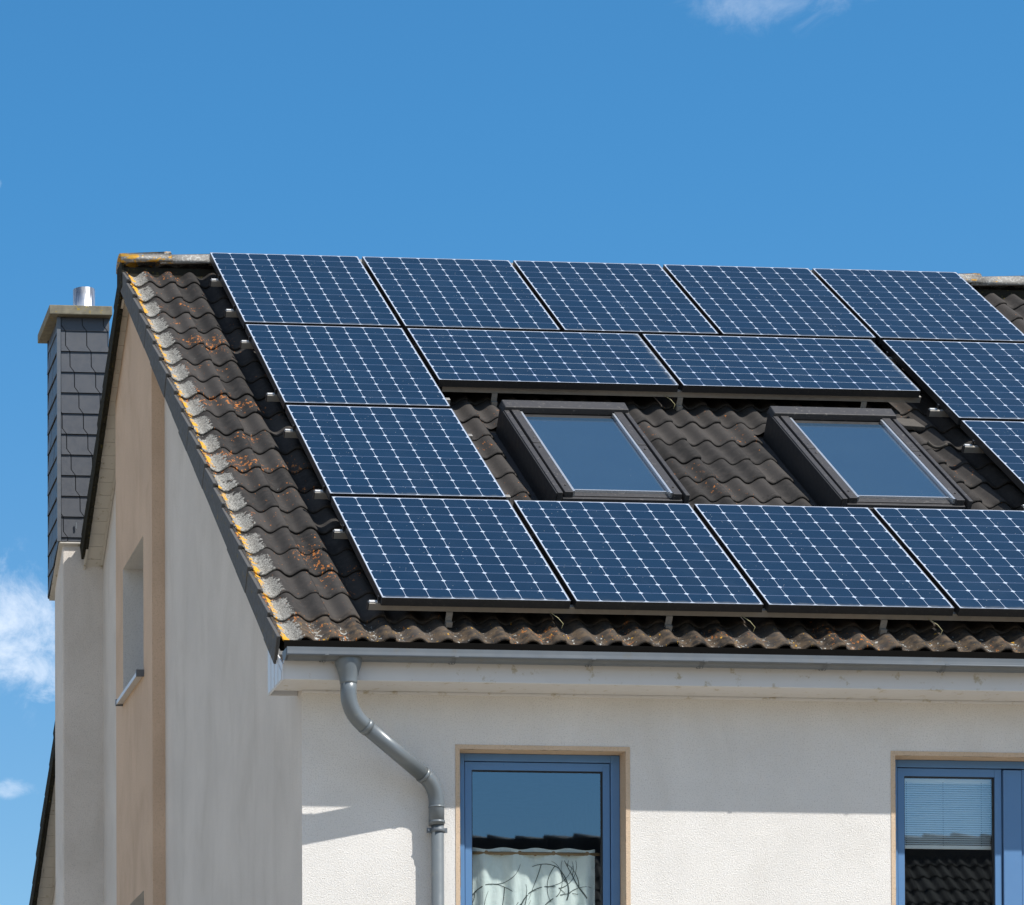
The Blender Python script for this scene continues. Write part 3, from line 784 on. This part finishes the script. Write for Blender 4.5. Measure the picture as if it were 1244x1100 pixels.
# ------------------------------------------------------------ skylights (fixed in the roof)
def skylight(ua, ub, label):
    v0, v1 = SV0, SV1 - .06; ht = -.030
    mb = MB()                                    # outer casing and flashing
    for (a, b, s_) in ((ua, ua + .032, 1), (ub - .026, ub, 1)):
        mb.box((a, v0 + .03, -.20), (b, v1, ht), 0, rf)
    mb.box((ua + .001, v0 + .0, -.20), (ub - .001, v0 + .06, ht - .002), 0, rf)
    mb.box((ua + .036, v1 - .035, -.20), (ub - .036, v1 - .002, ht - .035), 0, rf)
    sk = mb.build('skylight', M['dark_metal'], house, bevel=.004); sk['label'] = label
    mb = MB()                                    # dark tray flashing around the casing
    mb.box((ua - .058, v0 - .05, -.222), (ub + .05, v1 + .16, -.206), 0, rf)
    mb.box((ua - .008, v0 + .02, -.205), (ua - .0015, v1, -.036), 1, rf)  # black sheet that paints the shade on the left casing side
    for k in range(6):
        q = v0 + .10 + k * DV * .93
        if q > v1 - .1: break
        for d in (0, .012, .024):
            P8 = [rf(ub + .004 + d, q, -.205), rf(ub + .010 + d, q, -.205), rf(ub + .036 + d, q + .28, -.195), rf(ub + .030 + d, q + .28, -.195),
                  rf(ub + .004 + d, q, -.168 - d * .5), rf(ub + .010 + d, q, -.168 - d * .5), rf(ub + .036 + d, q + .28, -.150 - d * .5), rf(ub + .030 + d, q + .28, -.150 - d * .5)]
            mb.hexa(P8)
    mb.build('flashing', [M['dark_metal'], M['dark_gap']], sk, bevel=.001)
    mb = MB()                                    # sash
    for a, b in ((ua + .046, ua + .098), (ub - .098, ub - .046)):
        mb.box((a, v0 + .10, -.12), (b, v0 + .70, ht + .004), 0, rf); mb.box((a, v0 + .704, -.12), (b, v1 - .012, ht + .001), 0, rf)
        for q in (v0 + .62, v0 + .78, v1 - .12): mb.tube([rf((a + b) / 2, q, ht), rf((a + b) / 2, q, ht + .007)], .007, 8)
    mb.box((ua + .098, v1 - .0875, -.13), (ub - .098, v1 - .03, -.058), 0, rf)
    mb.box((ua + .07, v1 - .02, -.15), (ub - .07, v1 + .012, -.085), 0, rf)
    mb.build('sash', M['dark_metal'], sk, bevel=.003)
    mb = MB()                                    # top cover hood
    Q = [(ua - .006, v0 - .02), (ub + .006, v0 - .02), (ub + .006, v0 + .102), (ua - .006, v0 + .102)]
    b4 = [rf(u_, v_, -.050) for u_, v_ in Q]; t4 = [rf(u_ + (.012 if i in (0, 3) else -.012), v_ + (.01 if i < 2 else 0), .0 if i < 2 else -.008) for i, (u_, v_) in enumerate(Q)]
    mb.hexa(b4 + t4)
    mb.build('hood', M['dark_metal'], sk, bevel=.005)
    mb = MB()
    for a, b in ((ua + .0985, ua + .112), (ub - .112, ub - .0985)): mb.box((a, v0 + .12, -.06), (b, v1 - .03, -.030), 0, rf)
    mb.box((ua + .112, v1 - .100, -.06), (ub - .112, v1 - .088, -.044), 0, rf)
    mb.build('glazing_strip', M['silver_strip'], sk)
    mb = MB(); mb.box((ua + .1125, v0 + .16, -.075), (ub - .1125, v1 - .1005, -.050), 0, rf); mb.box((ua + .1125, v0 + .10, -.075), (ub - .1125, v0 + .158, -.052), 1, rf)  # pane, with a dark band along its top
    mb.build('pane', [M['sky_pane'], M['dark_gap']], sk)
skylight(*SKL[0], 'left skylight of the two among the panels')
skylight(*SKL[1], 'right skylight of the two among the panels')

# ------------------------------------------------------------ chimney (built on to the gable)
CX0, CX1, CY0, CY1 = -.768, -.375, 2.22, 2.80
mb = MB()
mb.box((-.734, 2.25, GZ), (XG + .02, 2.70, -1.35))
ch = mb.build('chimney', M['stucco_gable'], house, bevel=.012); ch['label'] = 'slate-clad chimney on a rendered shaft at the gable'
def zb_side(y): return -1.449 - (y - CY0) * .512
mb = MB()     # dark core under the slates, bottom cut to the roof slope
mb.prism([(CX0 + .008, CY0 + .008, -1.449), (CX0 + .008, CY1, zb_side(CY1)), (CX0 + .008, CY1, .265), (CX0 + .008, CY0 + .008, .265)], (CX1 - CX0 - .016, 0, 0))
mb.build('chimney_core', M['dark_gap'], ch)
def clip(poly, a, b, c_):     # keep a*x+b*y<=c
    out_ = []
    for i in range(len(poly)):
        p, q = poly[i], poly[(i + 1) % len(poly)]; dp_, dq = a * p[0] + b * p[1] - c_, a * q[0] + b * q[1] - c_
        if dp_ <= 0: out_.append(p)
        if dp_ * dq < 0: t = dp_ / (dp_ - dq); out_.append((p[0] + (q[0] - p[0]) * t, p[1] + (q[1] - p[1]) * t))
    return out_
def slates(mb, fn, s0, s1, ztop, zbot, w_=.163, h_=.158, cuts=()):
    rnd = random.Random(3); k = 0; z = ztop - .105
    zt_ = ztop
    while zt_ > min(zbot) :
        zl = z - h_ * k
        s = s0 - w_ * 2 + (.034 * k) % w_
        while s < s1 + w_:
            g = .0034
            pl = [(s + g, zt_), (s + w_ - g, zt_), (s + w_ - g, zl + .046), (s + w_ + .031 - g, zl + g), (s + .031 + g, zl + g), (s + g, zl + .046)]
            pl = clip(pl, -1, 0, -s0); pl = clip(pl, 1, 0, s1)
            if len(pl) > 2:
                for c_ in cuts: pl = clip(pl, *c_)
            if len(pl) > 2:
                e = rnd.uniform(0, .0015)
                outp = lambda q: .004 + .011 * (zt_ - q[1]) / h_ + e
                a_ = [mb.vert(fn(q[0], q[1], outp(q))) for q in pl]; b_ = [mb.vert(fn(q[0], q[1], outp(q) - .006)) for q in pl]
                mb.face(a_); mb.face(b_[::-1])
                for i in range(len(pl)): mb.face((a_[i], a_[(i + 1) % len(pl)], b_[(i + 1) % len(pl)], b_[i]))
            s += w_
        zt_ = zl + .002; k += 1
mb = MB()
slates(mb, lambda s, z, o_: (s, CY0 + .006 - o_, z), CX0 + .022, CX1, .262, (-1.449,), cuts=((0, -1, 1.449),))
slates(mb, lambda s, z, o_: (CX0 + .006 - o_, s, z), CY0 + .004, CY1, .262, (-1.75,), .20, cuts=((-.512, -1, 1.449 - .512 * CY0),))
mb.build('slate_cladding', M['slate'], ch)
mb = MB(); mb.box((CX0 - .010, CY0 - .010, -1.451), (CX0 + .018, CY0 + .014, .262)); mb.box((CX0 - .006, CY1 - .02, zb_side(CY1)), (CX0 + .01, CY1 + .003, .262), 1)
mb.build('corner_trim', [M['slate_trim'], M['dark_gap']], ch)
mb = MB()     # pale board under the cladding
mb.prism([(CX0 + .004, CY0 + .002, -1.452), (CX0 + .004, CY1, zb_side(CY1) - .003), (CX0 + .004, CY1, zb_side(CY1) - .014), (CX0 + .004, CY0 + .002, -1.463)], (.33, 0, 0))
mb.box((-.740, 2.238, -1.475), (-.45, 2.249, -1.4635))
mb.build('cladding_soffit', M['soffit'], ch)
mb = MB(); mb.box((-.843, 2.155, .265), (-.361, 2.86, .336)); mb.build('chimney_cap', M['concrete'], ch, bevel=.006)
mb = MB()
segs = 32; r1, r0 = .085, .080; c0 = (-.535, 2.46); zz = (.336, .556)
o_ = [[mb.vert((c0[0] + r_ * math.cos(2 * PI * k / segs), c0[1] + r_ * math.sin(2 * PI * k / segs), z_)) for k in range(segs)] for r_, z_ in ((r1, zz[0]), (r1, zz[1]), (r0, zz[1]), (r0, zz[0]))]
for i in range(3):
    for k in range(segs): mb.face((o_[i][k], o_[i][(k + 1) % segs], o_[i + 1][(k + 1) % segs], o_[i + 1][k]), 0, i != 1)
mb.build('flue', M['steel'], ch)
# small lead tab where the cladding meets the verge
mb = MB(); mb.box((-.640, 2.196, -1.36), (-.630, 2.204, -1.31), 0); mb.build('metal_tab', M['zinc'], ch)

# ================================================================== solar panels
VS = [0, 1.609, 3.218, 4.827]; GU = 1.0782
protoP = None
def make_panel():
    root = thing('solar_panel', '', 'solar panel', (0, 0, 0), 'solar panels on the roof')
    mb = MB(); t = .046
    for a, b in (((0, -PH, -t), (FW, 0, 0)), ((PW - FW, -PH, -t), (PW, 0, 0)), ((FW, -PH, -t), (PW - FW, -PH + FW, 0)), ((FW, -FW, -t), (PW - FW, 0, 0))):
        mb.box(a, (b[0], b[1], -.0012), 0)
    for a, b in (((0, -PH), (.0035, 0)), ((PW - .0035, -PH), (PW, 0)), ((.0035, -PH), (PW - .0035, -PH + .0035)), ((.0035, -.0035), (PW - .0035, 0))):
        mb.box((a[0], a[1], -.0012), (b[0], b[1], 0), 1)
    mb.build('frame', [M['frame_black'], M['frame_edge']], root, local=True, fixn=True)
    mb = MB(); e = .0035
    mb.box((e, -PH + e, -.007), (PW - e, -e, -.0008)); mb.build('cell_sheet', M['cells'], root, local=True)
    mb = MB(); mb.box((.3, -.9, -.035), (.75, -.6, -.008)); mb.build('junction_box', M['frame_black'], root, local=True)
    return root
def place_panel(u, v, label, land=False, first=[True]):
    global protoP
    if first[0]: o_ = protoP = make_panel(); first[0] = False
    else:
        o_ = protoP.copy(); S.collection.objects.link(o_)
        for c_ in protoP.children:
            d = c_.copy(); S.collection.objects.link(d); d.parent = o_
    Rm = Matrix.Rotation(P, 4, 'X')
    if land: Rm = Rm @ Matrix.Rotation(PI / 2, 4, 'Z'); pos = rf(u, v + PW, 0)
    else: pos = rf(u, v, 0)
    o_.location = pos; o_.rotation_euler = Rm.to_euler(); o_['label'] = label
ordn = ['first', 'second', 'third', 'fourth', 'fifth']
for k in range(5): place_panel(k * GU, 0, f'{ordn[k]} upright blue solar panel from the left in the top row below the ridge')
place_panel(0, VS[1], 'upright solar panel at the left edge of the array, second from the ridge')
place_panel(0, VS[2], 'upright solar panel at the left edge of the array, left of the left skylight')
place_panel(1.0806, VS[1], 'sideways-laid solar panel above the left skylight', True)
place_panel(1.0806 + PH + .032, VS[1], 'sideways-laid solar panel above the right skylight', True)
place_panel(4 * GU, VS[1], 'upright solar panel right of the sideways panels, second from the ridge')
place_panel(4 * GU, VS[2], 'upright solar panel cut by the right frame edge, right of the right skylight')
for k in range(5):
    if k: lab = ['', 'second upright solar panel from the left in the bottom row, under the left skylight', 'third upright solar panel from the left in the bottom row', 'upright solar panel in the bottom row under the right skylight, cut by the frame edge', 'fifth upright solar panel in the bottom row, out past the frame edge'][k]
    else: lab = 'bottom left corner solar panel above the gutter outlet'
    place_panel(k * GU, VS[3], lab)

# rails with hooks
def rail(u0, u1, v, hooks, label, clamps=True):
    r = thing('mounting_rail', label, 'rail', rf(u0, v, -.066), 'mounting rails under the solar panels')
    mb = MB()
    mb.box((u0, v - .018, -.0875), (u1, v + .018, -.0475), 0, rf)
    mb.build('rail_body', M['alu_dull'], r, bevel=.002)
    mb = MB(); mb.box((u0 - .004, v - .019, -.0885), (u0 - .0005, v + .019, -.0465), 0, rf); mb.build('rail_cap', M['frame_black'], r)
    mb = MB()
    mb.box((u0 + .004, v - .012, -.0470), (u0 + .050, v + .012, -.0405), 0, rf)
    mb.box((u0 + .048, v - .012, -.0405), (u0 + .056, v + .012, -.012), 1, rf)
    mb.build('end_clamp', [M['alu'], M['frame_black']], r)
    for hu in hooks:
        mb = MB()
        mb.box((hu - .018, v + .019, -.135), (hu + .018, v + .024, -.090), 0, rf); mb.box((hu - .018, v + .0195, -.165), (hu + .018, v + .05, -.136), 0, rf)
        mb.box((hu - .018, v - .02, -.092), (hu + .018, v + .019, -.088), 0, rf)
        mb.tube([rf(hu, v + .022, -.122), rf(hu, v + .031, -.122)], .008, 8)
        mb.build('roof_hook', M['alu_dull'], r)
L_ = -.06; RB = 4.225; LA = 1.11
rail(L_, 5.42, .488, [.3, 1.6, 2.9, 4.2], 'uppermost rail, its bright end left of the top panel row')
rail(L_, 5.42, 1.168, [.3, 1.6, 2.9, 4.2], 'second rail from the ridge, its end left of the top panel row')
rail(L_, LA, 1.831, [.4], 'short rail under the top of the second panel at the left edge')
rail(L_, LA, 2.882, [.4, 1.0], 'short rail under the bottom of the second panel at the left edge')
rail(L_, LA, 3.558, [.4], 'short rail under the top of the panel left of the left skylight')
rail(L_, LA, 4.620, [.4], 'short rail under the bottom of the panel left of the left skylight')
rail(1.13, 4.215, 1.85, [1.5, 2.7, 3.9], 'hidden upper rail of the two sideways panels')
rail(1.115, 4.255, 2.612, [1.46, 2.672, 3.884], 'rail along the lower edge of the sideways panels above the skylights')
rail(RB, 5.42, 1.831, [4.7], 'short rail under the top of the panel right of the sideways ones')
rail(RB, 5.42, 2.882, [4.7], 'upper of two bright rail ends right of the right skylight')
rail(RB, 5.42, 3.558, [4.7], 'lower of two bright rail ends right of the right skylight')
rail(RB, 5.42, 4.620, [4.7], 'short rail beside the bottom corner of the right skylight')
rail(L_, 5.42, 5.263, [.4, 1.6, 2.8, 4.0], 'upper rail of the bottom panel row, its end left of the corner panel')
rail(L_, 5.42, 6.335, [.392, 1.622, 2.835, 4.05], 'lowest rail along the bottom panel row above the eave')

# dangling cable ends
for k, (u_, v_, lab) in enumerate([(.985, 6.40, 'thin cable end dangling under the bottom row, between the first two panels'),
                                   (2.06, 6.40, 'thin cable end dangling under the bottom row, between the second and third panel'),
                                   (3.12, 6.40, 'thin cable end dangling under the bottom row near the right frame edge'),
                                   (2.60, 2.66, 'thin cable end hanging under the joint of the two sideways panels')]):
    mb = MB(); rnd = random.Random(k + 20)
    pts = [rf(u_ - .04, v_ - .04, -.075), rf(u_ + .0, v_ + .01, -.09), rf(u_ + .03, v_ + .02, -.118), rf(u_ + .022, v_ + .03, -.142)]
    mb.tube(pts, .0017, 6)
    tag(mb.build('cable', M['wire']), lab, 'cable', 'cable ends under the panels')
# a broken tile piece and a curled offcut beside the right skylight
mb = MB()
mb.hexa([rf(4.03, 2.78, -.150), rf(4.17, 2.80, -.150), rf(4.17, 3.02, -.140), rf(4.03, 3.0, -.140), rf(4.03, 2.78, -.136), rf(4.17, 2.80, -.136), rf(4.17, 3.02, -.112), rf(4.03, 3.0, -.112)])
o_ = mb.build('loose_tile', M['cut_tile'], bevel=.005); tag(o_, 'square-cut grey tile piece lying near the top right corner of the right skylight', 'tile piece')
mb = MB(); pts = [rf(4.08 + .13 * t, 3.33, -.135 + .03 * (2 * t - 1) ** 2 - .01 * t) for t in [i / 8 for i in range(9)]]
mb.tube(pts, .010, 8, flat=.5); o_ = mb.build('tile_shard', M['cut_tile']); tag(o_, 'curled broken shard of tile below the upper rail end right of the right skylight', 'tile shard')

# ================================================================== house opposite (seen mirrored in the panes)
opp = thing('opposite_house', 'dark-tiled house across the street, mirrored in the window glass', 'house', (12, -31, GZ))
po = math.radians(38); so_, co_ = math.sin(po), math.cos(po)
OY, OZ = -32.0, -.14; yaw = math.radians(4)
def of(u, v, h):
    x_, y_, z_ = u - 12, v * co_ + h * so_, -v * so_ + h * co_
    return (12 + x_ * math.cos(yaw) - y_ * math.sin(yaw), OY + x_ * math.sin(yaw) + y_ * math.cos(yaw), OZ + z_)
def of2(u, v, h):
    x_, y_, z_ = u - 12, -(v * co_ + h * so_), -v * so_ + h * co_
    return (12 + x_ * math.cos(yaw) - y_ * math.sin(yaw), OY + x_ * math.sin(yaw) + y_ * math.cos(yaw), OZ + z_)
mb = MB(); tiles(mb, of, 3.5, 21, range(0, 18), (), 6, hb=-.02, seed=8); tiles(mb, of2, 3.5, 21, range(0, 18), (), 2, hb=-.02, seed=9, simple=True)
mb.build('roof', M['tile_plain'], opp, fixn=False)
mb = MB()
rnd = random.Random(4); q = 3.45
while q < 21:
    a = of(q, -.02, .0); b = of(q + .42, -.02, -.0)
    mb.tube([Vector(a) + Vector((0, 0, .02)), Vector(b) + Vector((0, 0, -.01))], [.13, .11], 12); q += .40
mb.build('ridge', M['flap'], opp)
mb = MB()
zc = -4.3
for (ya, yb) in ((-27.6, -36.4),):
    mb.box((4.0, yb, GZ), (20.5, ya, zc))
    for xg in (4.0, 20.4): mb.prism([(xg, ya, zc), (xg, yb, zc), (xg, OY, -1.0)], (.1, 0, 0))
mb.build('wall', M['stucco'], opp)
for k, xx in enumerate((6, 10, 14, 18)):
    mb = MB(); mb.box((xx, -27.62, -6.6), (xx + 1.2, -27.55, -5.2)); mb.build('window', M['blue'], opp)
